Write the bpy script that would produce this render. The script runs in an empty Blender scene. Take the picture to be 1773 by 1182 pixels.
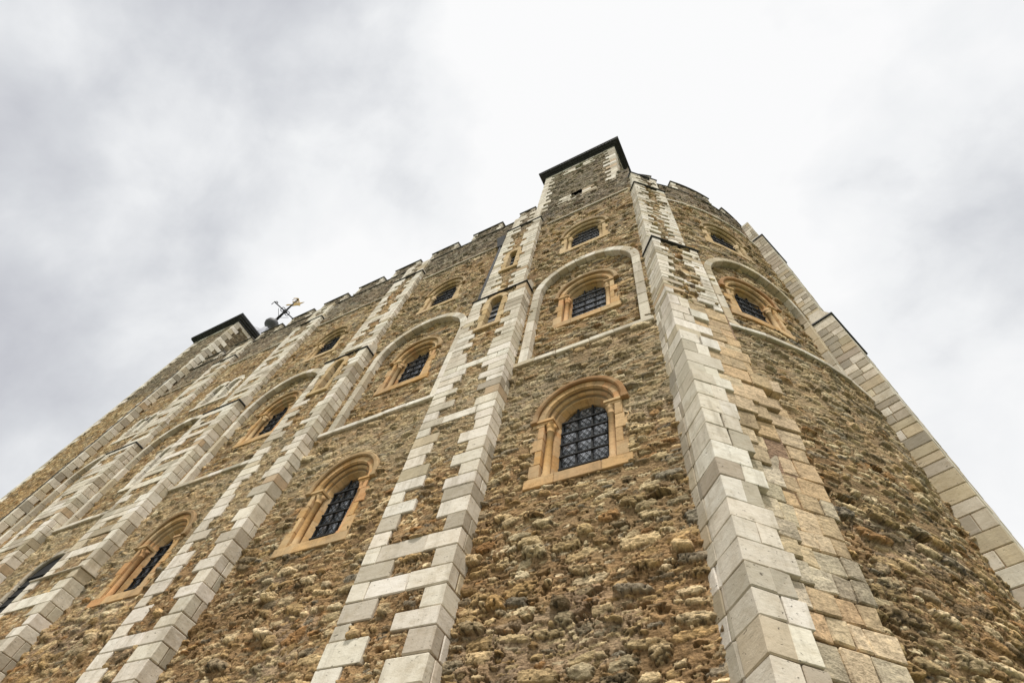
import bpy, math, random
import numpy as np
from mathutils import Matrix, Vector

# ------------------------------------------------------------------ camera, sky, sun, exposure
K = 0.6            # metres per working unit (all plan numbers below are in working units)
CAMZ = 1.6
sc = bpy.context.scene
COL = sc.collection
RC = [[0.883506, 0.449682, 0.131163], [-0.331047, 0.797526, -0.504341], [-0.331399, 0.402167, 0.853485]]
cam_d = bpy.data.cameras.new('camera'); cam = bpy.data.objects.new('camera', cam_d); COL.objects.link(cam)
r0, r1, r2 = [Vector(v) for v in RC]
m = Matrix((( r0.x, -r1.x, -r2.x, 0.0), (r0.y, -r1.y, -r2.y, 0.0), (r0.z, -r1.z, -r2.z, CAMZ), (0, 0, 0, 1)))
cam.matrix_world = m
cam_d.sensor_width = 36.0; cam_d.lens = 940.76 / 1773.0 * 36.0
cam_d.clip_start = 0.1; cam_d.clip_end = 5000
sc.camera = cam
sc.view_settings.view_transform = 'Standard'; sc.view_settings.look = 'None'
sc.view_settings.exposure = -0.17; sc.view_settings.gamma = 1.0

SUN_AZ = math.radians(22)      # east of south
SUN_EL = math.radians(63)
sun_dir = Vector((math.sin(SUN_AZ) * math.cos(SUN_EL), -math.cos(SUN_AZ) * math.cos(SUN_EL), math.sin(SUN_EL)))
sd = bpy.data.lights.new('sun', 'SUN'); sun = bpy.data.objects.new('sun', sd); COL.objects.link(sun)
sd.energy = 4.3; sd.angle = math.radians(8); sd.color = (1.0, 0.955, 0.9)
sun.rotation_euler = (-sun_dir).to_track_quat('-Z', 'Y').to_euler()
sun.location = (0, -20, 40)

w = bpy.data.worlds.new('World'); sc.world = w; w.use_nodes = True
nt = w.node_tree; nt.nodes.clear()
def N(tree, typ, **kw):
    n = tree.nodes.new(typ)
    for k, v in kw.items(): setattr(n, k, v)
    return n
def mth(tree, op, a, b=None, c=None, clamp=False):
    n = N(tree, 'ShaderNodeMath', operation=op, use_clamp=clamp)
    for i, v in enumerate((a, b, c)):
        if v is None: continue
        if isinstance(v, (int, float)): n.inputs[i].default_value = v
        else: tree.links.new(v, n.inputs[i])
    return n.outputs[0]
def ramp(tree, fac, stops, interp='LINEAR'):
    n = N(tree, 'ShaderNodeValToRGB'); n.color_ramp.interpolation = interp
    el = n.color_ramp.elements
    while len(el) < len(stops): el.new(0.5)
    for e, (p, c) in zip(el, stops):
        e.position = p; e.color = c if len(c) == 4 else (*c, 1)
    tree.links.new(fac, n.inputs[0]); return n.outputs[0]
def mixc(tree, fac, a, b, typ='MIX'):
    n = N(tree, 'ShaderNodeMix', data_type='RGBA', blend_type=typ)
    for i, v in ((0, fac), (6, a), (7, b)):
        if isinstance(v, (int, float)): n.inputs[i].default_value = v
        elif isinstance(v, tuple): n.inputs[i].default_value = v if len(v) == 4 else (*v, 1)
        else: tree.links.new(v, n.inputs[i])
    return n.outputs[2]
sky = N(nt, 'ShaderNodeTexSky', sky_type='NISHITA'); sky.sun_disc = False
sky.sun_elevation = SUN_EL; sky.sun_rotation = math.pi - SUN_AZ
tc = N(nt, 'ShaderNodeTexCoord')
sep = N(nt, 'ShaderNodeSeparateXYZ'); nt.links.new(tc.outputs['Generated'], sep.inputs[0])
zz = mth(nt, 'MAXIMUM', sep.outputs[2], 0.12)
cmb = N(nt, 'ShaderNodeCombineXYZ')
nt.links.new(mth(nt, 'DIVIDE', sep.outputs[0], zz), cmb.inputs[0]); nt.links.new(mth(nt, 'DIVIDE', sep.outputs[1], zz), cmb.inputs[1])
def cnoise(scale, detail, rough, dist=0.0, off=0.0):
    mp = N(nt, 'ShaderNodeMapping'); mp.inputs['Location'].default_value = (off, off * .7, off * .3)
    mp.inputs['Scale'].default_value = (1.0, 1.2, 1.0); mp.inputs['Rotation'].default_value = (0, 0, 0.6)
    nt.links.new(tc.outputs['Generated'], mp.inputs[0])
    n = N(nt, 'ShaderNodeTexNoise'); n.inputs['Scale'].default_value = scale; n.inputs['Detail'].default_value = detail
    n.inputs['Roughness'].default_value = rough; n.inputs['Distortion'].default_value = dist
    nt.links.new(mp.outputs[0], n.inputs[0]); return n.outputs[0]
n1 = cnoise(2.3, 6, .5, .25, 3.1); n2 = cnoise(6.5, 7, .55, .25, 7.7)
cl = mth(nt, 'ADD', mth(nt, 'MULTIPLY', n1, .7), mth(nt, 'MULTIPLY', n2, .3))
def lobe(d, lo, hi):
    v = N(nt, 'ShaderNodeVectorMath', operation='DOT_PRODUCT'); nt.links.new(tc.outputs['Generated'], v.inputs[0])
    v.inputs[1].default_value = Vector(d).normalized()
    r = N(nt, 'ShaderNodeMapRange', interpolation_type='SMOOTHSTEP'); r.inputs[1].default_value = lo; r.inputs[2].default_value = hi
    nt.links.new(v.outputs['Value'], r.inputs[0]); return r.outputs[0]
dark = 0
cov = mth(nt, 'MULTIPLY', n1, 0.0)
for d, lo, hi, a in [((-0.662, -0.276, 0.697), 0.8, 1.0, 0.55), ((-0.359, -0.079, 0.93), 0.95, 1.0, 0.10), ((0.446, 0.309, 0.84), 0.9, 1.0, 0.30), ((-0.849, -0.01, 0.528), 0.9, 1.0, 0.3), ((0.369, 0.484, 0.793), 0.93, 1, 0.1), ((0.054, 0.159, 0.986), 0.9, 1.0, -0.35), ((-0.633, -0.016, 0.774), 0.93, 1.0, -0.18), ((-0.719, 0.038, 0.694), 0.9, 1, -0.1)]:
    cov = mth(nt, 'ADD', cov, mth(nt, 'MULTIPLY', lobe(d, lo, hi), a * 1.15))
dens = mth(nt, 'ADD', mth(nt, 'MULTIPLY', mth(nt, 'SUBTRACT', cl, .5), 2.3), cov)
ccol = ramp(nt, dens, [(0.0, (1.0, 1.0, 1.0)), (0.25, (.91, .92, .93)), (0.55, (.70, .715, .745)), (0.95, (.50, .505, .555))])
bg = N(nt, 'ShaderNodeBackground'); bg.inputs['Strength'].default_value = 0.1
bgc = N(nt, 'ShaderNodeBackground'); bgc.inputs['Strength'].default_value = 1.13
nt.links.new(sky.outputs[0], bg.inputs[0]); nt.links.new(ccol, bgc.inputs[0])
mx = N(nt, 'ShaderNodeMixShader'); mx.inputs[0].default_value = 0.95
nt.links.new(bg.outputs[0], mx.inputs[1]); nt.links.new(bgc.outputs[0], mx.inputs[2])
wo = N(nt, 'ShaderNodeOutputWorld'); nt.links.new(mx.outputs[0], wo.inputs[0])

# ------------------------------------------------------------------ materials
def newmat(name):
    m = bpy.data.materials.new(name); m.use_nodes = True
    t = m.node_tree; b = t.nodes['Principled BSDF']; return m, t, b
def tnoise(t, vec, scale, detail=4, rough=.6, dist=0):
    n = N(t, 'ShaderNodeTexNoise'); n.inputs['Scale'].default_value = scale; n.inputs['Detail'].default_value = detail
    n.inputs['Roughness'].default_value = rough; n.inputs['Distortion'].default_value = dist
    t.links.new(vec, n.inputs[0]); return n.outputs[0]
def masonry(name, kind):
    m, t, b = newmat(name)
    at = N(t, 'ShaderNodeAttribute', attribute_name='Col'); geo = N(t, 'ShaderNodeNewGeometry')
    P = geo.outputs['Position']
    mp = N(t, 'ShaderNodeMapping'); mp.inputs['Scale'].default_value = (1, 1, 2.4); t.links.new(P, mp.inputs[0])
    mps = N(t, 'ShaderNodeMapping'); mps.inputs['Scale'].default_value = (1, 1, .18); t.links.new(P, mps.inputs[0])
    big = tnoise(t, P, .55, 4, .6); mid = tnoise(t, mp.outputs[0], 4.5, 5, .65, .3); fine = tnoise(t, P, 26, 4, .7)
    col = at.outputs['Color']
    if kind == 'rubble':
        f = mth(t, 'ADD', mth(t, 'ADD', mth(t, 'MULTIPLY', mid, .95), mth(t, 'MULTIPLY', fine, .95)), mth(t, 'MULTIPLY', big, .3))
        f = mth(t, 'ADD', f, -.12)
        c = mixc(t, 1.0, col, ramp(t, mth(t, 'MULTIPLY', f, .5), [(0.27, (.20, .17, .14)), (.5, (1, 1, 1)), (.74, (1.8, 1.76, 1.64))]), 'MULTIPLY')
        bs, bd = .9, .035
    elif kind == 'ashlar':
        f = mth(t, 'ADD', mth(t, 'MULTIPLY', mid, .6), mth(t, 'MULTIPLY', big, .4))
        c = mixc(t, 1.0, col, ramp(t, f, [(0.25, (.66, .60, .50)), (.45, (.93, .91, .87)), (.62, (1.04, 1.04, 1.03))]), 'MULTIPLY')
        st = tnoise(t, mps.outputs[0], 3.0, 5, .7)
        c = mixc(t, ramp(t, st, [(.50, (0, 0, 0)), (.72, (.62, .62, .62))]), c, (.33, .28, .20))
        c = mixc(t, ramp(t, tnoise(t, P, 1.6, 6, .72, .4), [(.54, (0, 0, 0)), (.74, (.7, .7, .7))]), c, (.42, .35, .24))
        pit = tnoise(t, mp.outputs[0], 13, 3, .75, .6)
        c = mixc(t, ramp(t, pit, [(.64, (0, 0, 0)), (.70, (.85, .85, .85))]), c, (.12, .10, .075))
        bs, bd = .5, .012
    else:
        f = mth(t, 'ADD', mth(t, 'MULTIPLY', mid, .55), mth(t, 'MULTIPLY', fine, .45))
        c = mixc(t, 1.0, col, ramp(t, f, [(0.3, (.62, .56, .5)), (.5, (1, 1, 1)), (.72, (1.2, 1.15, 1.05))]), 'MULTIPLY')
        st = tnoise(t, mps.outputs[0], 2.2, 5, .7)
        c = mixc(t, ramp(t, st, [(.48, (0, 0, 0)), (.72, (.6, .6, .6))]), c, (.20, .15, .09))
        c = mixc(t, ramp(t, tnoise(t, mp.outputs[0], 1.1, 4, .6), [(.45, (0, 0, 0)), (.7, (.5, .5, .5))]), c, (.55, .44, .27))
        bs, bd = .45, .012
    t.links.new(c, b.inputs['Base Color']); b.inputs['Roughness'].default_value = .93
    b.inputs['Specular IOR Level'].default_value = .15
    hh = mth(t, 'ADD', mth(t, 'MULTIPLY', mid, .6), mth(t, 'MULTIPLY', fine, .4))
    if kind == 'ashlar': hh = mth(t, 'ADD', hh, mth(t, 'MULTIPLY', ramp(t, tnoise(t, mp.outputs[0], 13, 3, .75, .6), [(.63, (0, 0, 0)), (.72, (1, 1, 1))]), -1.0))
    if kind == 'rubble':
        vo = N(t, 'ShaderNodeTexVoronoi'); vo.inputs['Scale'].default_value = 11; t.links.new(mp.outputs[0], vo.inputs[0])
        hh = mth(t, 'ADD', hh, mth(t, 'MULTIPLY', vo.outputs['Distance'], .22 if name == 'rubble_stone' else .12))
    if name == 'eroded_stone': bs = .55
    bp = N(t, 'ShaderNodeBump'); bp.inputs['Strength'].default_value = bs; bp.inputs['Distance'].default_value = bd * 2
    t.links.new(hh, bp.inputs['Height']); t.links.new(bp.outputs[0], b.inputs['Normal'])
    return m
M_WORN = masonry('eroded_stone', 'rubble'); M_RUB = masonry('rubble_stone', 'rubble'); M_ASH = masonry('white_limestone', 'ashlar'); M_GOLD = masonry('ochre_limestone', 'gold')
def simple(name, c, rough=.6, metal=0, var=.3, scale=6):
    m, t, b = newmat(name); geo = N(t, 'ShaderNodeNewGeometry')
    n = tnoise(t, geo.outputs['Position'], scale, 5, .65)
    cc = ramp(t, n, [(.3, tuple(v * (1 - var) for v in c)), (.7, tuple(v * (1 + var) for v in c))])
    t.links.new(cc, b.inputs['Base Color']); b.inputs['Roughness'].default_value = rough; b.inputs['Metallic'].default_value = metal
    return m
M_LEAD = simple('weathered_lead', (.30, .31, .34), .6, 0, .35, 3)
M_DLEAD = simple('dark_lead', (.085, .085, .09), .6, 0, .4, 4)  # darker tone of lead for the roof finials
M_DARK = simple('dark_slate_lead', (.035, .036, .038), .65, 0, .6, 4)
M_IRON = simple('black_iron', (.010, .010, .010), .85, 0, .2)
M_COPE = simple('dark_coping', (.11, .10, .085), .9, 0, .6, 3)
M_GILT = simple('gilded_iron', (.42, .28, .08), .45, .5, .3)
M_VOID = simple('painted_dark_interior', (.012, .011, .010), .95, 0, .2)  # near-black colour stands in for the unlit inside of openings
M_GRASS = simple('mown_grass', (.07, .10, .035), .95, 0, .4, 2)
M_PAVE = simple('gravel_paving', (.19, .17, .14), .95, 0, .3, 5)
def glassmat():
    m, t, b = newmat('old_leaded_glass'); geo = N(t, 'ShaderNodeNewGeometry')
    n = tnoise(t, geo.outputs['Position'], 9, 2, .5); vor = N(t, 'ShaderNodeTexVoronoi'); vor.inputs['Scale'].default_value = 7
    t.links.new(geo.outputs['Position'], vor.inputs[0]); bw = N(t, 'ShaderNodeRGBToBW'); t.links.new(vor.outputs['Color'], bw.inputs[0])
    c = mixc(t, .35, ramp(t, n, [(.35, (.10, .11, .125)), (.65, (.34, .36, .40))]), bw.outputs[0], 'MULTIPLY')
    t.links.new(c, b.inputs['Base Color']); b.inputs['Roughness'].default_value = .10; b.inputs['Specular IOR Level'].default_value = 1.0; b.inputs['IOR'].default_value = 1.6
    b.inputs['Coat Weight'].default_value = .5; b.inputs['Coat Roughness'].default_value = .08
    bpn = N(t, 'ShaderNodeBump'); bpn.inputs['Strength'].default_value = .35; bpn.inputs['Distance'].default_value = .03
    t.links.new(n, bpn.inputs['Height']); t.links.new(bpn.outputs[0], b.inputs['Normal'])
    return m
M_GLASS = glassmat()

# ------------------------------------------------------------------ object helpers
def empty(name, loc, parent=None):
    o = bpy.data.objects.new(name, None); COL.objects.link(o); o.empty_display_size = .5
    o.matrix_world = Matrix.Translation(Vector(loc))
    if parent is not None:
        o.parent = parent
        o.location = Vector(loc) - wloc(parent)
    return o
def wloc(o):
    v = Vector((0, 0, 0))
    while o is not None:
        v = v + Vector(o.location); o = o.parent
    return v
def W(p): # working units -> metres
    a = np.asarray(p, dtype=np.float64) * K
    a[..., 2] += CAMZ
    return a
class MB:
    def __init__(s): s.v = []; s.f = []; s.c = []; s.n = 0; s.sm = []
    def add(s, verts, faces, col=(.5, .5, .5), smooth=False):
        verts = np.asarray(verts, dtype=np.float64).reshape(-1, 3)
        s.v.append(verts); col = np.asarray(col, dtype=np.float64)
        if col.ndim == 1: col = np.tile(col, (len(verts), 1))
        s.c.append(col)
        for f in faces: s.f.append([i + s.n for i in f]); s.sm.append(smooth)
        s.n += len(verts)
    def build(s, name, mat, parent=None, label=None):
        if not s.v: return None
        return mesh_obj(name, np.concatenate(s.v), s.f, np.concatenate(s.c), mat, parent, np.array(s.sm), label)
def mesh_obj(name, V, F, C, mat, parent, smooth, label=None):
    V = W(V); c0 = V.mean(0) if parent is None else None
    org = V.min(0) * .5 + V.max(0) * .5; org[2] = V[:, 2].min()
    me = bpy.data.meshes.new(name)
    L = V - org
    if isinstance(F, np.ndarray):
        nf = len(F); lv = F.ravel(); st = np.arange(nf) * 4; tot = np.full(nf, 4)
    else:
        nf = len(F); tot = np.array([len(f) for f in F]); st = np.concatenate(([0], np.cumsum(tot)[:-1])); lv = np.concatenate([np.array(f) for f in F])
    me.vertices.add(len(L)); me.vertices.foreach_set('co', L.ravel().astype(np.float32))
    me.loops.add(len(lv)); me.loops.foreach_set('vertex_index', lv.astype(np.int32))
    me.polygons.add(nf); me.polygons.foreach_set('loop_start', st.astype(np.int32)); me.polygons.foreach_set('loop_total', tot.astype(np.int32))
    sm = np.full(nf, smooth) if np.isscalar(smooth) or isinstance(smooth, bool) else smooth
    me.polygons.foreach_set('use_smooth', sm.astype(bool))
    me.update(calc_edges=True)
    ca = me.color_attributes.new('Col', 'FLOAT_COLOR', 'POINT')
    cc = np.ones((len(L), 4)); cc[:, :3] = C; ca.data.foreach_set('color', cc.ravel().astype(np.float32))
    me.materials.append(mat); me.validate()
    o = bpy.data.objects.new(name, me); COL.objects.link(o)
    if parent is not None: o.parent = parent; o.location = Vector(org) - wloc(parent)
    else: o.location = Vector(org)
    if label: o['label'] = label
    return o

# frames: map (u, h, z) -> world working units
class Flat:
    def __init__(s, o, ang): # origin (x,y), tangent angle from +x (deg); outward normal to the right of the tangent
        a = math.radians(ang); s.o = np.array(o, float); s.t = np.array([math.cos(a), math.sin(a)]); s.n = np.array([math.sin(a), -math.cos(a)])
    def __call__(s, u, h, z):
        u, h, z = np.broadcast_arrays(np.asarray(u, float), np.asarray(h, float), np.asarray(z, float))
        return np.stack([s.o[0] + s.t[0] * u + s.n[0] * h, s.o[1] + s.t[1] * u + s.n[1] * h, z], -1)
AC = (-8.385, 22.573); AR = 14.0
class Apse:
    def off(s, z): return np.where(z < 19.2, .20, np.where(z < 36.9, 0.0, -.17))
    def __call__(s, u, h, z):  # u = arc length on radius 14 from due south
        u, h, z = np.broadcast_arrays(np.asarray(u, float), np.asarray(h, float), np.asarray(z, float))
        th = u / AR; r = AR + h + s.off(z)
        return np.stack([AC[0] + r * np.sin(th), AC[1] - r * np.cos(th), z], -1)
SOUTH = Flat((0, 10.0), 0.0)
APSE = Apse()

rng = random.Random(7)
def jc(c, s=.08, h=.012):
    k = 1 + rng.uniform(-s, s); return tuple(max(0.01, v * k * (1 + rng.uniform(-h, h))) for v in c)
WHITES = [(.75, .69, .59), (.78, .725, .635), (.71, .65, .55), (.64, .58, .48), (.76, .695, .585), (.80, .75, .665)]
CREAMS = [(.54, .455, .32), (.48, .41, .29), (.58, .50, .37), (.44, .375, .27), (.60, .52, .39)]
GREYS = [(.44, .39, .31), (.37, .33, .265), (.51, .46, .37), (.56, .505, .41), (.47, .41, .325)]
GOLDS = [(.54, .335, .145), (.58, .375, .18), (.52, .315, .13), (.60, .41, .215), (.56, .31, .14), (.50, .33, .17)]
PALEGOLD = [(.53, .375, .19), (.57, .41, .225), (.50, .36, .19), (.58, .43, .25)]
BROWNS = [(.52, .385, .23), (.57, .435, .28), (.46, .35, .215), (.60, .475, .32), (.53, .42, .27), (.56, .40, .235)]
def white():
    r = rng.random()
    if r < .13: return jc(rng.choice(GREYS[2:]), .1)
    if r < .90: return jc(rng.choice(WHITES))
    if r < .98: return jc(rng.choice(CREAMS), .1)
    return jc((.56, .42, .28), .1)
def shaded_side_col():  # side faces: their weaker light is put into a greyer stone mix
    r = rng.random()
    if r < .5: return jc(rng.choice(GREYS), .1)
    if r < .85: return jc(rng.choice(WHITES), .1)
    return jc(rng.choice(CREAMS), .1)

def block(mb, fr, u0, u1, h0, h1, z0, z1, col, ch=.025, jit=.009, gap=.005):
    """one dressed stone: chamfered box in a frame"""
    u0 += gap; u1 -= gap; z0 += gap; z1 -= gap
    if u1 - u0 < .02 or z1 - z0 < .02: return
    lw = max(0.0, min(1.0, (16 - z0) / 12)); ch *= rng.uniform(.6, 1.0 + .5 * lw); jit *= 1 + .7 * lw
    ch = min(ch, (u1 - u0) * .3, (z1 - z0) * .3, (h1 - h0) * .3)
    P = []
    for iu in (0, 1):
        for ih in (0, 1):
            for iz in (0, 1):
                u = (u0, u1)[iu] + rng.uniform(-jit, jit); h = (h0, h1)[ih] + rng.uniform(-jit, jit); z = (z0, z1)[iz] + rng.uniform(-jit, jit)
                su, sh, sz = (1, -1)[iu], (1, -1)[ih], (1, -1)[iz]
                P += [(u, h + sh * ch, z + sz * ch), (u + su * ch, h, z + sz * ch), (u + su * ch, h + sh * ch, z)]
    P = np.array(P)
    def ix(iu, ih, iz, a): return ((iu * 2 + ih) * 2 + iz) * 3 + a
    F = []
    F.append([ix(0, 0, 0, 0), ix(0, 0, 1, 0), ix(0, 1, 1, 0), ix(0, 1, 0, 0)]); F.append([ix(1, 0, 0, 0), ix(1, 1, 0, 0), ix(1, 1, 1, 0), ix(1, 0, 1, 0)])
    F.append([ix(0, 0, 0, 1), ix(1, 0, 0, 1), ix(1, 0, 1, 1), ix(0, 0, 1, 1)]); F.append([ix(0, 1, 0, 1), ix(0, 1, 1, 1), ix(1, 1, 1, 1), ix(1, 1, 0, 1)])
    F.append([ix(0, 0, 0, 2), ix(0, 1, 0, 2), ix(1, 1, 0, 2), ix(1, 0, 0, 2)]); F.append([ix(0, 0, 1, 2), ix(1, 0, 1, 2), ix(1, 1, 1, 2), ix(0, 1, 1, 2)])
    for a in (0, 1):
        for b in (0, 1):
            F.append([ix(a, b, 0, 0), ix(a, b, 1, 0), ix(a, b, 1, 1), ix(a, b, 0, 1)][::(1 if a == b else -1)])
            F.append([ix(a, 0, b, 0), ix(a, 1, b, 0), ix(a, 1, b, 2), ix(a, 0, b, 2)][::(-1 if a == b else 1)])
            F.append([ix(0, a, b, 1), ix(1, a, b, 1), ix(1, a, b, 2), ix(0, a, b, 2)][::(1 if a == b else -1)])
    for a in (0, 1):
        for b in (0, 1):
            for c in (0, 1):
                F.append([ix(a, b, c, 0), ix(a, b, c, 1), ix(a, b, c, 2)][::(1 if (a + b + c) % 2 else -1)])
    mb.add(fr(P[:, 0], P[:, 1], P[:, 2]), F, col)
def box(mb, fr, u0, u1, h0, h1, z0, z1, col, n=1):
    us = np.linspace(u0, u1, n + 1); V = []; F = []
    for u in us: V += [(u, h0, z0), (u, h1, z0), (u, h1, z1), (u, h0, z1)]
    for i in range(n):
        a, b = i * 4, i * 4 + 4
        for k in range(4): F.append([a + k, a + (k + 1) % 4, b + (k + 1) % 4, b + k])
    F.append([0, 3, 2, 1]); e = n * 4; F.append([e, e + 1, e + 2, e + 3]); V = np.array(V)
    mb.add(fr(V[:, 0], V[:, 1], V[:, 2]), F, col)
def prism(mb, fr, prof, u0, u1, col, n=1, smooth=False):
    """profile [(h, z)] swept along u"""
    us = np.linspace(u0, u1, n + 1); k = len(prof); V = []; F = []
    for u in us: V += [(u, h, z) for h, z in prof]
    for i in range(n):
        a, b = i * k, i * k + k
        for j in range(k): F.append([a + j, a + (j + 1) % k, b + (j + 1) % k, b + j])
    F.append(list(range(k))[::-1]); F.append(list(range(n * k, n * k + k))); V = np.array(V)
    mb.add(fr(V[:, 0], V[:, 1], V[:, 2]), F, col, smooth)
def tube(mb, pts, r, col=(.1, .1, .1), seg=8):
    pts = [np.array(p, float) for p in pts]; V = []; F = []
    rs = r if isinstance(r, (list, tuple)) else [r] * len(pts)
    for i, p in enumerate(pts):
        d = pts[min(i + 1, len(pts) - 1)] - pts[max(i - 1, 0)]; d /= np.linalg.norm(d)
        a = np.cross(d, (0, 0, 1.0)); 
        if np.linalg.norm(a) < 1e-3: a = np.cross(d, (1.0, 0, 0))
        a /= np.linalg.norm(a); b = np.cross(d, a)
        for k in range(seg):
            t = 2 * math.pi * k / seg; V.append(p + rs[i] * (math.cos(t) * a + math.sin(t) * b))
    for i in range(len(pts) - 1):
        for k in range(seg):
            F.append([i * seg + k, i * seg + (k + 1) % seg, (i + 1) * seg + (k + 1) % seg, (i + 1) * seg + k])
    F.append(list(range(seg))[::-1]); F.append(list(range((len(pts) - 1) * seg, len(pts) * seg)))
    mb.add(V, F, col, True)
def lathe(mb, cx, cy, prof, seg=24, col=(.1, .1, .1), sq=0.0, smooth=True):
    V = []; F = []
    for r, z in prof:
        for k in range(seg):
            t = 2 * math.pi * (k + .5) / seg; V.append((cx + r * math.cos(t), cy + r * math.sin(t), z))
    n = len(prof)
    for i in range(n - 1):
        for k in range(seg): F.append([i * seg + k, i * seg + (k + 1) % seg, (i + 1) * seg + (k + 1) % seg, (i + 1) * seg + k])
    F.append(list(range(seg))[::-1]); F.append(list(range((n - 1) * seg, n * seg)))
    mb.add(V, F, col, smooth)

# ------------------------------------------------------------------ rubble heightfield
def hsh(a, b, s):
    a = a.astype(np.int64).astype(np.uint64); b = b.astype(np.int64).astype(np.uint64)
    h = (a * np.uint64(374761393) + b * np.uint64(668265263) + np.uint64(s * 2246822519 % (1 << 32))) & np.uint64(0xffffffff)
    h = ((h ^ (h >> np.uint64(13))) * np.uint64(1274126177)) & np.uint64(0xffffffff)
    h = ((h ^ (h >> np.uint64(16))) * np.uint64(2654435761)) & np.uint64(0xffffffff)
    h = h ^ (h >> np.uint64(15))
    return h.astype(np.float64) / 4294967295.0
def vn(x, y, s):
    xi = np.floor(x); yi = np.floor(y); fx = x - xi; fy = y - yi
    fx = fx * fx * (3 - 2 * fx); fy = fy * fy * (3 - 2 * fy)
    a = hsh(xi, yi, s); b = hsh(xi + 1, yi, s); c = hsh(xi, yi + 1, s); d = hsh(xi + 1, yi + 1, s)
    return (a * (1 - fx) + b * fx) * (1 - fy) + (c * (1 - fx) + d * fx) * fy
def fb(x, y, s, o=3):
    t = 0; a = .5; w_ = 0
    for i in range(o): t = t + a * vn(x * 2 ** i + 17 * i, y * 2 ** i, s + i * 31); w_ += a; a *= .5
    return t / w_ - .5
def layer(U, Z, cw, chh, s, pres, fill, rag):
    best = np.full(U.shape, 9.0); sec = np.full(U.shape, 9.0); bid = np.zeros(U.shape); bid2 = np.zeros(U.shape); bx = np.zeros(U.shape); bz = np.zeros(U.shape)
    row = np.floor(Z / chh)
    for dr in (-1, 0, 1):
        r = row + dr; off = hsh(r, r * 0 + 5, s)
        cc = np.floor(U / cw - off)
        for dc in (-1, 0, 1):
            c = cc + dc
            h1 = hsh(c, r, s + 1); h2 = hsh(c, r, s + 2); h3 = hsh(c, r, s + 3); h4 = hsh(c, r, s + 4); h5 = hsh(c, r, s + 5)
            px = (c + off + .5 + (h1 - .5) * .55) * cw; pz = (r + .5 + (h2 - .5) * .5) * chh
            dx = U - px; dz = Z - pz + (h5 - .5) * .45 * dx
            ax = dx / (cw * .5 * (.55 + .85 * h3)); az = dz / (chh * .5 * (.5 + .85 * h4))
            # each stone its own irregular outline: squarish, wedge or lens
            az = az * (1 + (h2 - .5) * .8 * np.clip(ax, -1, 1))
            pw = 1.7 + 4.0 * (h5 * 3.7 % 1.0) ** 1.3
            q = (np.abs(ax) ** pw + np.abs(az) ** pw) ** (1 / pw)
            q = np.where(h5 * 7.31 % 1.0 < pres, q, 8.0)
            nb = q < best
            sec = np.where(nb, best, np.minimum(sec, q)); bid = np.where(nb, h1, bid); bid2 = np.where(nb, h4 * .5 + h5 * .5, bid2)
            bx = np.where(nb, ax, bx); bz = np.where(nb, az, bz); best = np.where(nb, q, best)
    best = best + rag
    e = np.minimum(fill * (.74 + .38 * (bid * 91 % 1.0)) - best, (sec - best) * .7)
    return e, bid, bid2, bx, bz
def sst(x): x = np.clip(x, 0, 1); return x * x * (3 - 2 * x)
PAL = np.array([(.60, .51, .36), (.68, .61, .47), (.50, .41, .27), (.42, .32, .19), (.34, .25, .15), (.52, .41, .26), (.42, .38, .30), (.74, .68, .55), (.27, .225, .165), (.57, .49, .35), (.44, .29, .165), (.36, .33, .28), (.55, .45, .30), (.64, .56, .42), (.46, .38, .25), (.76, .71, .60), (.22, .19, .145), (.66, .58, .43), (.31, .30, .28), (.70, .64, .51)])
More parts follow.
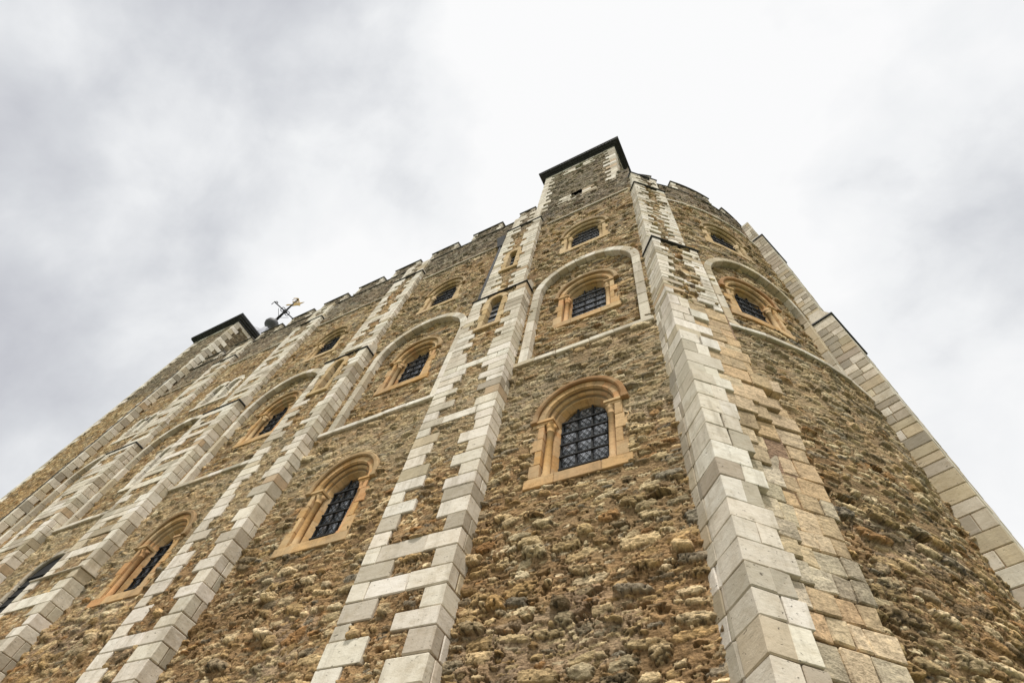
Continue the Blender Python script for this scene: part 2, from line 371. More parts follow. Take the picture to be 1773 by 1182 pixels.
def rubble(U, Z, s, cw=.50, chh=.142, amp=.062, bigp=.36, fill=.99):
    zone_lo = sst((11.8 - Z) / 2.5)                 # large rough stones low on the wall
    wU = U + .22 * fb(U * .9, Z * .9, s + 40, 2) + .06 * fb(U * 6, Z * 9, s + 41, 2)
    wZ = Z + .40 * fb(U * .35, Z * .6, s + 50, 2) + .05 * fb(U * 5, Z * 8, s + 51, 2)
    n1 = fb(U * 8, Z * 14, s + 60, 3); n2 = fb(U * 19, Z * 30, s + 61, 2)
    rag = .62 * n1 + .30 * n2
    e1, a1, b1, x1, y1 = layer(wU, wZ, cw, chh, s, .90, fill, rag)
    e2, a2, b2, x2, y2 = layer(wU + 31.3, wZ + 11.7, cw * 1.65, chh * 2.1, s + 100, min(.85, bigp * 1.9), fill * .95, rag * .8)
    patch = vn(U * .45, Z * .6, s + 70)
    e2 = np.where(patch + .50 * zone_lo > .60, e2, -1); e1 = e1 - .16 * zone_lo
    big = e2 > 0; nearb = e2 > -.14
    e = np.where(big, e2, np.where(nearb, -1, e1)); a = np.where(big, a2, a1); b = np.where(big, b2, b1)
    fx = np.where(big, x2, x1); fz = np.where(big, y2, y1)
    wdt = np.where(big, .07, .11)
    pr = amp * (.26 + 2.3 * b ** 2.8) * np.where(big, 1.0 + .75 * zone_lo, 1.0) * 1.1
    st = sst(e / wdt)
    # broken faces: a tilted plane per stone plus a rough surface
    th = a * 39.7 % 1.0 * 3.14159; tt = fx * np.cos(th) + fz * np.sin(th) + (b * 17 % 1.0 - .5) * .7
    th2 = b * 71.3 % 1.0 * 3.14159; t2 = fx * np.cos(th2) + fz * np.sin(th2)
    face = np.clip(1.10 - .28 * np.abs(tt) + .22 * t2 * (a * 13 % 1.0) - .12 * fz, .45, 1.4)
    face = face - .16 * sst((vn(U * 7.3, Z * 12.1, s + 64) - .62) / .06)        # chips
    h = pr * st * face * (.85 + .15 * sst(e / .7)) + (.016 + .018 * st * (1 + zone_lo)) * (n1 + .6 * n2)
    gr = np.exp(-((e - .005) / .045) ** 2) * (.3 + .7 * (a * 29 % 1.0)); h = h - .060 * gr * (1 + .5 * zone_lo)
    pit = sst((.55 * vn(U * 17, Z * 24, s + 65) + .45 * vn(U * 8, Z * 12, s + 66) + .22 * (b * 37 % 1.0) - .76) / .07) * st
    h = h - .045 * pit
    # mortar smeared over the edges of some stones
    mh = -.004 + .10 * np.clip(fb(U * 1.9, Z * 3.0, s + 93, 3) + .14, 0, 1) * (.35 + 1.5 * zone_lo) + .016 * n1 + .008 * n2
    bury = h < mh - .03; h = np.where(e < .09, h, np.maximum(h, mh)); h = np.where(e < -.06, np.maximum(h, mh), h)
    h = h + .05 * fb(U * 1.1, Z * 1.4, s + 90, 2)
    pk = sst((vn(U * 2.6, Z * 5.5, s + 97) + .5 * n1 - .70) / .10) * (1 - st) * bury      # open joints and missing packing
    h = h - .16 * pk
    i = np.minimum((a * 7919 % 1.0 * len(PAL)).astype(int), len(PAL) - 1)
    col = PAL[i] * np.array([.97, .86, .66]) * (.63 + .42 * (b * 53 % 1.0))[..., None] * (1 + .75 * (n1 + n2 * .9))[..., None]
    mort = np.array([.285, .192, .10]); mv = fb(U * 1.3, Z * 1.3, s + 95, 3)
    mort = mort[None] * (1 + .9 * mv[..., None] + .5 * n2[..., None]) + np.where(patch[..., None] > .66, .05, 0)
    col = col * (1 - .72 * pit[..., None])
    mask = (sst((e + .02) / .06) * np.where(bury, .12, 1.0))[..., None]
    C = np.clip(mort * (1 - mask) + col * mask, .01, .85)
    return h, C
def zones(Z, U, C):
    """weathering by height: creamy courses under the first string, sooty parapet"""
    cream = (sst((Z - 12.8) / 1.2) * sst((18.9 - Z) / .5))[..., None]
    C = C * (1 - cream) + (C * .72 + np.array([.13, .108, .07])) * cream
    n = fb(U * .5, Z * .5, 999, 3)
    top = (sst((Z - 35.6 + n * 3) / 3.5) * .62)[..., None]
    g = C.mean(-1, keepdims=True)
    C = C * (1 - top) + (g * np.array([.56, .54, .47])) * top
    warm = (sst((n + .02) / .12) * .22)[..., None]
    return C * (1 - warm) + C * np.array([1.16, .90, .70]) * warm
def grid(name, fr, us, zs, parent, seed, hole=None, base=None, mat=None, z_tint=True, label=None, off=0.0, col=None, flats=(), cuts=(), **kw):
    U, Z = np.meshgrid(us, zs, indexing='ij')
    h, C = rubble(U, Z, seed, **kw)
    if z_tint: C = zones(Z, U, C)
    if col is not None: C = C * np.array(col)
    H = h + off
    if base is not None:
        b, fl = base(U, Z); H = np.where(fl > 0, np.minimum(H, 0) * .3, H) + b
        dk = b < -.5
        C = np.where(dk[..., None], .012, C)
    for a_, b_, c_, d_ in flats:
        i0, i1 = np.searchsorted(us, (a_, b_)); j0, j1 = np.searchsorted(zs, (c_, d_)); H[i0:i1, j0:j1] = np.minimum(H[i0:i1, j0:j1], off - .06)
    if cuts:
        def hole(u, z, h0=hole):
            mk = h0(u, z) if h0 else np.zeros(u.shape, bool)
            for c_, s_, r_, t_ in cuts: mk |= ((np.abs(u - c_) < r_) & (z > s_) & (z < t_)) | (((u - c_) ** 2 + (z - t_) ** 2 < r_ * r_) & (z >= t_ - .01))
            return mk
    V = fr(U, H, Z).reshape(-1, 3)
    nu, nz = U.shape; idx = np.arange(nu * nz).reshape(nu, nz)
    F = np.stack([idx[:-1, :-1], idx[1:, :-1], idx[1:, 1:], idx[:-1, 1:]], -1).reshape(-1, 4)
    if hole is not None:
        uc = (U[:-1, :-1] + U[1:, 1:]) * .5; zc = (Z[:-1, :-1] + Z[1:, 1:]) * .5
        F = F[~hole(uc, zc).ravel()]
    return mesh_obj(name, V, F, C.reshape(-1, 3), mat or M_RUB, parent, True, label)
def zgrade(z0, z1, d0, d1, za=4.0, zb=42.0):
    z = z0; out = [z0]
    while z < z1 - 1e-6:
        k = min(1, max(0, (z - za) / (zb - za))); d = d0 + (d1 - d0) * k
        if z < 3.5: d = .2
        z = min(z1, z + d); out.append(z)
    if out[-1] - out[-2] < d0 * .3: out.pop(-2)
    return np.array(out)

# ------------------------------------------------------------------ the keep
keep = empty('stone_keep', (-16.0, 14.0, -0.02 + 0.02))
keep['label'] = 'medieval rubble stone keep with white quoined buttresses, ochre arched windows and crenellated parapet'
keep['category'] = 'castle'
GZ = -CAMZ / K      # ground level in working units
ZT = 41.7           # sill of the crenels

# ---- windows
def rel(parent_loc): return parent_loc
def win_part(fr, cu, zs, name='window', label=None, kp=None):
    p = fr(cu, 0, zs) * 1.0
    e = empty(name, tuple(W(p)), kp or keep)
    if label: e['label'] = label
    return e
def sweep(mb, fr, cu, zc, prof, a0, a1, n, colf, smooth=False, close=False):
    """profile [(r, h)] swept round an arc centre (cu, zc); angle from +u"""
    V = []; F = []; C = []; k = len(prof)
    for i in range(n + 1):
        a = a0 + (a1 - a0) * i / n
        for r, h in prof: V.append((cu + r * math.cos(a), h, zc + r * math.sin(a)))
    for i in range(n):
        c = colf(i)
        for j in range(k - 1 + (1 if close else 0)):
            F.append([i * k + j, (i + 1) * k + j, (i + 1) * k + (j + 1) % k, i * k + (j + 1) % k])
    V = np.array(V); cols = np.array([colf(min(i, n - 1)) for i in range(n + 1) for _ in range(k)])
    mb.add(fr(V[:, 0], V[:, 1], V[:, 2]), F, cols, smooth)
def window(fr, cu, zs, pal=GOLDS, H=2.65, s=1.0, label=None, glass=True, two=True, deep=.74, ri=.84):
    """zs: underside of the sill; H: sill top to springing; s: width scale"""
    e = win_part(fr, cu, zs, label=label)
    SH = .40; zb = zs + SH; sp = zb + H
    R_in, R_nk, R_mid, R_out, R_hood = ri * s, (ri + .12) * s, 1.22 * s, 1.47 * s, 1.68 * s
    pc = lambda: jc(rng.choice(pal), .07)
    # jambs: toothed quoins each side, reveals behind them
    for sg in (-1, 1):
        mb = MB(); z = zb; k = 0
        while z < sp - .05:
            hh = rng.uniform(.5, .72); z2 = min(sp, z + hh)
            if sp - z2 < .25: z2 = sp
            out = (R_out + .14 * s) if k % 2 == 0 else (R_out - .04)
            out += rng.uniform(-.03, .06); c = pc()
            a, b = sorted((cu + sg * R_mid, cu + sg * out))
            block(mb, fr, a, b, -.34, .055, z, z2, c, .018, .004, .003)
            c2 = jc(c, .05); us_ = [R_mid + .12, R_nk, R_nk - .03, R_in, R_in, R_mid + .12]; hs_ = [-.26, -.26, -.30, -.48, -deep, -deep]
            V = [(cu + sg * q, h_, zz_) for zz_ in (z + .003, z2 - .003) for q, h_ in zip(us_, hs_)]; V = np.array(V)
            mb.add(fr(V[:, 0], V[:, 1], V[:, 2]), [[i_, (i_ + 1) % 6, 6 + (i_ + 1) % 6, 6 + i_] for i_ in range(6)] + [list(range(6)), list(range(6, 12))[::-1]], c2)
            z = z2; k += 1
        mb.build('jamb', M_GOLD, e)
        # nook shaft with base, capital and abacus
        if two:
            mb = MB(); cx = cu + sg * (R_mid - .155 * s); h0 = -.135; c = pc()
            pr = [(.17, zb), (.17, zb + .07), (.14, zb + .10), (.155, zb + .15), (.12, zb + .2), (.115, sp - .52), (.14, sp - .50), (.14, sp - .46), (.125, sp - .44), (.15, sp - .3), (.20, sp - .17)]
            ctr = fr(cx, h0, zb)
            lathe(mb, ctr[0], ctr[1], [(r * s, z) for r, z in pr], 14, c)
            mb.build('nook_shaft', M_GOLD, e)
        mb = MB(); c = pc(); a, b = sorted((cu + sg * (R_nk - .04), cu + sg * (R_out - .02)))
        block(mb, fr, a, b, -.42, .07, sp - .18, sp - .08, c, .04, .002, 0)
        a, b = sorted((cu + sg * (R_nk - .08), cu + sg * (R_out + .02)))
        block(mb, fr, a, b, -.45, .11, sp - .08, sp + .04, jc(c, .04), .015, .002, 0)
        mb.build('capital', M_GOLD, e)
    # arch: voussoirs, roll, soffit
    mb = MB(); sp2 = sp + .04
    pr = [(R_out + .02, -.1), (R_out + .02, .05), (R_mid + .02, .05), (R_mid, .02), (R_mid - .03, -.03), (R_mid - .01, -.08), (R_mid - .05, -.115), (R_mid - .11, -.12), (R_mid - .16, -.16),
          (R_mid - .17, -.24), (R_nk + .03, -.26), (R_nk, -.28), (R_in, -.48), (R_in, -deep)]
    nv = 11; cols = [pc() for _ in range(nv)]
    for v_ in range(nv):
        sweep(mb, fr, cu, sp2, pr, math.pi * v_ / nv + .004, math.pi * (v_ + 1) / nv - .004, 3, lambda i: cols[v_])
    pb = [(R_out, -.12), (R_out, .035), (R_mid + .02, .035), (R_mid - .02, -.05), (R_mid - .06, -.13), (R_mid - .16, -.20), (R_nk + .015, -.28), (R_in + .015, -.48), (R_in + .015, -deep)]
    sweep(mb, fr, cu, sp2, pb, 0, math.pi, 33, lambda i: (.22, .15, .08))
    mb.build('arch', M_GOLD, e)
    mb = MB(); c = pc()
    pr = [(R_out + .02, .0), (R_out, .13), (R_out + .05, .17), (R_hood - .04, .17), (R_hood, .12), (R_hood + .02, -.08)]
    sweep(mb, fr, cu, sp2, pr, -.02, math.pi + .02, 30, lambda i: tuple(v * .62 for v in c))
    for sg in (-1, 1):
        a, b = sorted((cu + sg * (R_out + .0), cu + sg * (R_hood + .04))); block(mb, fr, a, b, -.05, .18, sp2 - .14, sp2 + .02, tuple(v * .6 for v in c), .02, 0, 0)
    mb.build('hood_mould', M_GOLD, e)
    # sill
    mb = MB(); n = 3; w2 = R_out + .22 * s; us = [cu - w2, cu - w2 * .42, cu + w2 * .45, cu + w2]
    for i in range(n): block(mb, fr, us[i], us[i + 1], -deep, .075, zs, zb, pc(), .02, .003, .004)
    mb.build('sill', M_GOLD, e)
    # glass, lead lattice, iron bars
    gl = -deep + .16; zt = sp2 + R_in
    mb = MB(); V = [(cu - R_in, zb), (cu + R_in, zb)] + [(cu + R_in * math.cos(a), sp2 + R_in * math.sin(a)) for a in np.linspace(0, math.pi, 17)]
    V = np.array(V); F = [[i for i in range(len(V))]]; P = fr(V[:, 0], gl - .03, V[:, 1])
    V2 = fr(V[:, 0], gl - .06, V[:, 1]); nn = len(V)
    mb.add(np.concatenate([P, V2]), [list(range(nn)), list(range(nn, 2 * nn))[::-1]] + [[i, (i + 1) % nn, nn + (i + 1) % nn, nn + i] for i in range(nn)])
    mb.build('pane_or_void', M_GLASS if glass else M_VOID, e)
    def halfw(z): return R_in if z <= sp2 else math.sqrt(max(0, R_in ** 2 - (z - sp2) ** 2))
    if glass:
        mb = MB(); d = .205 * s; r = .0105
        for sgn in (1, -1):
            c0 = -R_in - (zt - zb) * .8
            k = c0
            while k < R_in + (zt - zb) * .8:
                pts = []
                for tt in np.linspace(0, 1, 60):
                    z = zb + (zt - zb) * tt; u = k + sgn * (z - (zb + zt) / 2) * .72
                    if abs(u) < halfw(z): pts.append((u, z))
                if len(pts) > 1:
                    (u0, z0), (u1, z1) = pts[0], pts[-1]
                    tube(mb, [fr(cu + u0, gl, z0), fr(cu + u1, gl, z1)], r, seg=4)
                k += d
        mb.build('lead_lattice', M_IRON, e)
        mb = MB()
        for i in (-1, -.33, .33, 1):
            u = i * (R_in - .04); z1 = sp2 + math.sqrt(max(0, R_in ** 2 - u * u)) - .02
            box(mb, fr, cu + u - .028, cu + u + .028, gl + .02, gl + .09, zb, z1, (0, 0, 0))
        z = zb + .06
        while z < sp2 + R_in * .55:
            hw = halfw(z) * .98; box(mb, fr, cu - hw, cu + hw, gl + .09, gl + .15, z - .03, z + .03, (0, 0, 0)); z += .55 * s
        mb.build('window_bars', M_IRON, e)
    return e

# openings seen by the wall grids: (cu, zs, H, s)
BAYS = [(-4.72, -7.75, -1.75, 2.87), (-14.72, -18.3, -11.05, 3.15), (-25.15, -28.85, -21.5, 3.3), (-35.6, -39.2, -32.1, 3.25), (-45.1, -47.9, -42.45, 2.7)]
def openings(wins, arches, holes):
    def hole(U, Z):
        mk = np.zeros(U.shape, bool)
        for cu, zs, H, s in wins:
            sp = zs + .44 + H; r = 1.30 * s
            mk |= (np.abs(U - cu) < r) & (Z > zs + .2) & (Z < sp)
            mk |= ((U - cu) ** 2 + (Z - sp) ** 2 < r * r) & (Z >= sp - .01)
        return mk
    def base(U, Z):
        b = np.zeros(U.shape); fl = np.zeros(U.shape)
        for cu, rad, spz, z0 in arches:
            ins = ((np.abs(U - cu) < rad - .25) & (Z > z0) & (Z <= spz)) | (((U - cu) ** 2 + (Z - spz) ** 2 < (rad - .25) ** 2) & (Z > spz))
            b = np.where(ins, -.26, b)
        for cu, zs, H, s in wins:
            sp = zs + .44 + H; r = 1.56 * s
            near = ((np.abs(U - cu) < r - .02) & (Z > zs) & (Z < sp)) | (((U - cu) ** 2 + (Z - sp) ** 2 < (r + .1) ** 2) & (Z >= sp - .01))
            fl = np.where(near, 1, fl)
        for cu, cz, hw, hh in holes:
            ins = (np.abs(U - cu) < hw * (1 + .25 * np.sin(Z * 23))) & (np.abs(Z - cz) < hh * (1 + .3 * np.sin(U * 17)))
            b = np.where(ins, -.75, b)
        return b, fl
    return hole, base
Z1, Z2, Z3 = 11.32, 21.3, 29.85
H1 = 2.62; H3 = 2.15; S3 = .94
win_specs = {0: [(-4.72, Z1, H1, 1.0), (-4.72, Z2, H1 - .05, .98), (-4.86, Z3, H3, S3)],
             1: [(-14.7, Z1, H1, 1.0), (-14.75, Z2, H1 - .05, .98), (-14.95, Z3, H3, S3)],
             2: [(-25.15, Z1, H1, 1.0), (-24.9, Z2, H1 - .05, .98), (-24.9, Z3, H3, S3)]}
DEPTH2 = -.26
BAND = WHITES[:4] + GREYS[2:4] + CREAMS[2:3]
TANBAND = GREYS[2:4] + CREAMS + WHITES[2:4]
class Shift:
    def __init__(s, f, d): s.f = f; s.d = d
    def __call__(s, u, h, z): return s.f(u, np.asarray(h, float) + s.d, z)
for b in (0, 1, 2):
    for i, (cu, zs, H, s) in enumerate(win_specs[b]):
        fr = Shift(SOUTH, DEPTH2 + .02) if i == 1 else SOUTH
        window(fr, cu, zs, GOLDS if i < 2 else PALEGOLD, H, s, ri=(.84, .90, .96)[i], deep=(.70, .62, .50)[i])

# bays 4 and 5 : pale twin lights, tall slit, low arched recess
def plain_arch(fr, cu, zs, hw, H, parent, name='window', pal=WHITES, jw=.42, deep=.8, dark=False, proud=.05, label=None):
    e = win_part(fr, cu, zs, name, label, parent)
    zb = zs + .3; sp = zb + H
    for sg in (-1, 1):
        mb = MB(); z = zb; k = 0
        while z < sp - .05:
            z2 = min(sp, z + rng.uniform(.5, .8))
            if sp - z2 < .2: z2 = sp
            a, b = sorted((cu + sg * hw, cu + sg * (hw + jw * (1.25 if k % 2 else .9)))); block(mb, fr, a, b, -deep, proud, z, z2, jc(rng.choice(pal)), .03, .004, .006); z = z2; k += 1
        mb.build('jamb', M_GOLD if pal is PALEGOLD else M_ASH, e)
    mb = MB(); nv = 7; cols = [jc(rng.choice(pal)) for _ in range(nv)]
    sweep(mb, fr, cu, sp, [(hw + jw, -.1), (hw + jw, proud), (hw + .04, proud), (hw, proud - .05), (hw, -deep)], 0, math.pi, nv * 3, lambda i: cols[min(nv - 1, i // 3)])
    mb.build('arch', M_GOLD if pal is PALEGOLD else M_ASH, e)
    mb = MB(); block(mb, fr, cu - hw - jw * 1.2, cu + hw + jw * 1.2, -deep, proud + .05, zs, zb, jc(rng.choice(pal)), .03, .004, 0); mb.build('sill', M_GOLD if pal is PALEGOLD else M_ASH, e)
    gl = -deep + .1; V = [(cu - hw, zb), (cu + hw, zb)] + [(cu + hw * math.cos(a), sp + hw * math.sin(a)) for a in np.linspace(0, math.pi, 11)]
    V = np.array(V); nn = len(V); mb = MB()
    mb.add(np.concatenate([fr(V[:, 0], gl, V[:, 1]), fr(V[:, 0], gl - .04, V[:, 1])]), [list(range(nn)), list(range(nn, 2 * nn))[::-1]] + [[i, (i + 1) % nn, nn + (i + 1) % nn, nn + i] for i in range(nn)])
    mb.build('pane_or_void', M_VOID if dark else M_GLASS, e)  # dark: a black sheet stands in for the unlit inside
    mb = MB()
    for z in np.arange(zb + .3, sp + hw * .6, .55): box(mb, fr, cu - hw * .95, cu + hw * .95, gl + .01, gl + .06, z - .03, z + .03, (0, 0, 0))
    mb.build('window_bars', M_IRON, e)
    return e
extra_wins = {3: [(-36.4, 29.6, .55, 2.1), (-34.7, 29.6, .55, 2.1), (-35.3, 21.1, .55, 3.0), (-34.95, 6.0, 1.5, 8.2)],
              4: [(-45.9, 29.6, .5, 2.1), (-44.4, 29.6, .5, 2.1), (-45.1, 21.1, .5, 2.8)]}
for b, L in extra_wins.items():
    for cu, zs, hw, H in L:
        plain_arch(Shift(SOUTH, DEPTH2 + .02) if 20 < zs < 25 else SOUTH, cu, zs, hw, H, keep, pal=WHITES if zs > 15 else GREYS, jw=.5 if zs > 15 else .34, deep=.8 if zs > 15 else .2, dark=zs < 15)

# ---- south wall, one grid per bay but one mesh would be the same wall: panels butt behind the buttresses
def merge_grids(parts): pass
res = [(.024, .022, .07), (.036, .032, .085), (.06, .05, .11), (.09, .08, .14), (.11, .11, .18)]
edges = [-1.6, -9.4, -19.9, -30.5, -40.85, -49.0]
puts = [(-2.5, 9.95, .27, .12), (-26.3, 17.6, .2, .2), (-17.2, 17.3, .2, .15), (-33.4, 17.4, .3, .2), (-5.8, 34.7, .12, .1), (-12.2, 33.0, .15, .12), (-2.9, 31.0, .15, .12)]
pieces = []
for b in range(5):
    cu, l, r, rad = BAYS[b]
    ws = list(win_specs.get(b, []))
    ews = extra_wins.get(b, [])
    arches = [(cu, rad, 28.1 - rad, 18.8)]
    hole1, base1 = openings(ws, arches, puts)
    def hole(U, Z, ews=ews, hole1=hole1):
        mk = hole1(U, Z)
        for c_, zs, hw, H in ews + [(-9.42, 22.2, .36, 2.75), (-9.68, 30.2, .27, 2.5), (-20.05, 22.3, .36, 2.7)]:
            sp = zs + .3 + H; rr = hw + .1
            mk |= (np.abs(U - c_) < rr) & (Z > zs + .1) & (Z < sp) | (((U - c_) ** 2 + (Z - sp) ** 2 < rr * rr) & (Z >= sp - .01))
        return mk
    du, d0, d1 = res[b]
    us = np.linspace(edges[b + 1], edges[b], int((edges[b] - edges[b + 1]) / du)); zsv = zgrade(GZ - .3, ZT, d0, d1)
    grid('wall', SOUTH, us, zsv, keep, 11, hole=hole, base=base1, label='rubble wall of the south front between two buttresses' if b == 0 else None)

# ---- string courses
def string(fr, u0, u1, z, t, prot, n=1, name='string_course', pal=WHITES):
    mb = MB(); u = u0
    while u < u1 - .01:
        v = min(u1, u + rng.uniform(.8, 1.7))
        if u1 - v < .3: v = u1
        dz = rng.uniform(-.012, .012); block(mb, fr, u, v, -.2, prot + rng.uniform(-.01, .01), z + dz, z + t + dz, jc(rng.choice(pal), .1), .03, .006, .006); u = v
    return mb.build(name, M_ASH, keep)
for cu, l, r, rad in BAYS:
    string(SOUTH, l, r, 18.50, .28, .14, pal=BAND)
    string(SOUTH, l, r, 37.0, .22, .12, pal=GREYS)
# ---- blind arches
def blind(fr, cu, rad, z0, seg=14, bw=.42, pal=None):
    pal = pal or BAND
    sp = 28.1 - rad; mb = MB()
    for sg in (-1, 1):
        z = z0
        while z < sp - .01:
            z2 = min(sp, z + rng.uniform(.8, 1.5))
            if sp - z2 < .4: z2 = sp
            a, b = sorted((cu + sg * rad, cu + sg * (rad - bw))); block(mb, fr, a, b, -.5, .10, z, z2, jc(rng.choice(pal)), .03, .004, .006); z = z2
    for i in range(seg):
        c = jc(rng.choice(pal)); a0 = math.pi * i / seg + .004; a1 = math.pi * (i + 1) / seg - .004
        pr = [(rad, -.5), (rad, .08), (rad - .03, .10), (rad - bw + .03, .10), (rad - bw, .07), (rad - bw, -.5)]
        V = []; F = []; k = len(pr); n = 3
        for j in range(n + 1):
            a = a0 + (a1 - a0) * j / n; V += [(cu + q * math.cos(a), h, sp + q * math.sin(a)) for q, h in pr]
        for j in range(n):
            for q in range(k): F.append([j * k + q, (j + 1) * k + q, (j + 1) * k + (q + 1) % k, j * k + (q + 1) % k])
        F.append(list(range(k))); F.append(list(range(n * k, n * k + k))[::-1]); V = np.array(V)
        mb.add(fr(V[:, 0], V[:, 1], V[:, 2]), F, c)
    return mb.build('blind_arch', M_ASH, keep)
for cu, l, r, rad in BAYS: blind(SOUTH, cu, rad, 18.8)

# ---- buttresses
def buttress(fr, stages, course=(.5, .68), longs=(.85, 1.15), shorts=(.45, .65), full=0.0, grow=0.0, d=.05, dz=(.05, .1), seed=31, colL=white, rb=True, name='buttress', mode=None, slits=(), label=None):
    """stages: (z0, z1, uL, uR, prot)"""
    e = empty(name, tuple(W(fr((stages[0][2] + stages[0][3]) / 2, 0, GZ))), keep)
    if label: e['label'] = label
    for si, (z0, z1, uL, uR, pr) in enumerate(stages):
        mbs = {-1: MB(), 1: MB()}; mbi = mbs[-1]; flats = []
        cuts = [(cu, zs + .15, hw + .2, zs + .3 + H) for cu, zs, hw, H in slits if z0 < zs < z1]
        def free(a, b, za, zb):   # keep dressed stones out of the slit surrounds
            for cu, s_, r_, t_ in cuts:
                if zb > s_ - .1 and za < t_ + r_ + .15:
                    r2 = r_ + .12
                    if a < cu < b: return None
                    if a < cu + r2 and b > cu: a = cu + r2
                    if b > cu - r2 and a < cu: b = cu - r2
            return (a, b) if b - a > .08 else None
        z = z0; k = rng.randint(0, 1)
        while z < z1 - .01:
            z2 = min(z1, z + rng.uniform(course[0] * .9, course[1]) * (1.0 if z < 15 else .80))
            if z1 - z2 < .25: z2 = z1
            fl = rng.random() < .16; kl = (k + fl) % 2; kr = (k + (rng.random() < .16)) % 2
            wl = rng.uniform(*(longs if kl else shorts)); wr = rng.uniform(*(shorts if kr else longs))
            if rng.random() < .15: wl = (wl + longs[0]) * .5
            if rng.random() < .15: wr = (wr + longs[0]) * .5
            g_ = grow * max(0, min(1, (14 - z) / 9)); wl += g_; wr += g_
            if rng.random() < .12: wl *= .7
            if uR - uL - wl - wr < .25: wl = wr = (uR - uL) / 2
            off = rng.uniform(-.007, .007)
            for (a, b, sgn) in ((uL, uL + wl, -1), (uR - wr, uR, 1)):
                fz = free(a, b, z, z2)
                if fz is None: continue
                a, b = fz; mbq = mbs[sgn]; flats.append((a - .03, b + .03, z - .02, z2 + .02))
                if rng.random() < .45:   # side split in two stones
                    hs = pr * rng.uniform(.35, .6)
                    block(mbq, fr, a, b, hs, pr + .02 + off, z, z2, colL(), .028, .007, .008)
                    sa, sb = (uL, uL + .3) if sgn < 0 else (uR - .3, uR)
                    block(mbq, fr, sa, sb, -.15, hs - .01, z, z2, shaded_side_col(), .028, .007, .008)
                else:
                    block(mbq, fr, a, b, -.15, pr + .02 + off, z, z2, colL(), .028, .007, .008)
            if mode is None:
                gp = uR - wr - (uL + wl)
                if gp > .1 and rng.random() < full and free(uL + wl, uR - wr, z, z2):
                    block(mbi, fr, uL + wl, uR - wr, pr - .12, pr + .015, z, z2, colL(), .025, .006, .008); flats.append((uL + wl, uR - wr, z, z2))
            else: mode(mbi, uL + wl, uR - wr, z, z2, pr, k)
            z = z2; k += 1
        mbc = MB()
        if cuts:
            cu, s_, r_, t_ = cuts[0]; t2 = t_ + r_ + .1
            box(mbc, fr, uL + .03, uR - .03, -.4, pr - .14, z0, s_, (.30, .22, .14)); box(mbc, fr, uL + .03, cu - r_ - .02, -.4, pr - .14, s_, t2, (.30, .22, .14))
            box(mbc, fr, cu + r_ + .02, uR - .03, -.4, pr - .14, s_, t2, (.30, .22, .14)); box(mbc, fr, uL + .03, uR - .03, -.4, pr - .14, t2, z1, (.30, .22, .14))
        else: box(mbc, fr, uL + .03, uR - .03, -.4, pr - .14, z0, z1, (.30, .22, .14))
        mbc.build('core', M_RUB, e)
        for q in (-1, 1): mbs[q].build('quoins', M_ASH, e)
        if rb:
            us = np.linspace(uL + .06, uR - .06, max(6, int((uR - uL) / d))); zz_ = zgrade(z0, z1, dz[0], dz[1])
            grid('rubble_panel', fr, us, zz_, e, seed + si * 3, off=pr - .045, chh=.115, cw=.36, amp=.045, bigp=.2, fill=1.05, col=(1.06, 1.05, 1.04), flats=flats, cuts=cuts)
        # weathered offset / drip on top of the stage
        if si + 1 < len(stages):
            z0n, _, uLn, uRn, prn = stages[si + 1]
            mbd = MB()
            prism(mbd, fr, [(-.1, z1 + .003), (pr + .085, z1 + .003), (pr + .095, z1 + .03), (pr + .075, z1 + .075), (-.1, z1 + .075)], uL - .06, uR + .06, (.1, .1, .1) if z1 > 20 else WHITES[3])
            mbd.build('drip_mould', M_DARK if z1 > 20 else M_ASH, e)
            mbd = MB()
            prism(mbd, fr, [(-.1, z1 + .078), (pr + .03, z1 + .078), (prn - .03, z0n + .02), (-.1, z0n + .02)], uL + .003, uR - .003, WHITES[2])
            mbd.build('weathering', M_ASH, e)
    for cu, zs, hw, H in slits:
        pr = [p for z0, z1, _, _, p in stages if z0 < zs < z1][0]
        plain_arch(Shift(fr, pr), cu, zs, hw, H, e, name='slit_window', pal=PALEGOLD, jw=.32, deep=.40, proud=.045)
    return e
def cap(e, fr, z, uL, uR, pr, top):
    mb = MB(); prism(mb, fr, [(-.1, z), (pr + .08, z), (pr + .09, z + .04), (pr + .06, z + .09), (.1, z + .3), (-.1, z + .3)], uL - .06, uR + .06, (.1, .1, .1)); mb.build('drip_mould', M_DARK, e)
b1 = buttress(SOUTH, [(GZ, 26.1, -11.0, -7.75, .66), (27.05, 38.6, -11.0, -8.25, .35), (38.95, ZT, -10.9, -8.55, .22)], d=.03, dz=(.03, .08), seed=31, grow=.16, full=.05, longs=(.95, 1.25), shorts=(.5, .75), slits=[(-9.42, 22.2, .36, 2.75), (-9.68, 30.2, .27, 2.5)])
b2 = buttress(SOUTH, [(GZ, 26.1, -21.5, -18.32, .68), (27.05, 38.6, -21.4, -18.65, .36), (38.95, ZT, -21.2, -19.0, .22)], d=.05, seed=47, full=.14, grow=.15, longs=(.9, 1.2), shorts=(.5, .75), slits=[(-20.05, 22.3, .36, 2.7)])
b3 = buttress(SOUTH, [(GZ, 13.2, -32.4, -28.55, .80), (13.4, 26.1, -32.2, -28.85, .66), (27.05, 38.6, -31.9, -29.05, .36), (38.95, ZT, -31.6, -29.3, .22)], d=.1, dz=(.09, .15), seed=57, full=.45)
b4 = buttress(SOUTH, [(GZ, 26.1, -42.5, -39.2, .66), (27.05, 38.6, -42.3, -39.4, .36), (38.95, ZT, -42.0, -39.7, .22)], d=.12, dz=(.1, .16), seed=67, full=.5)

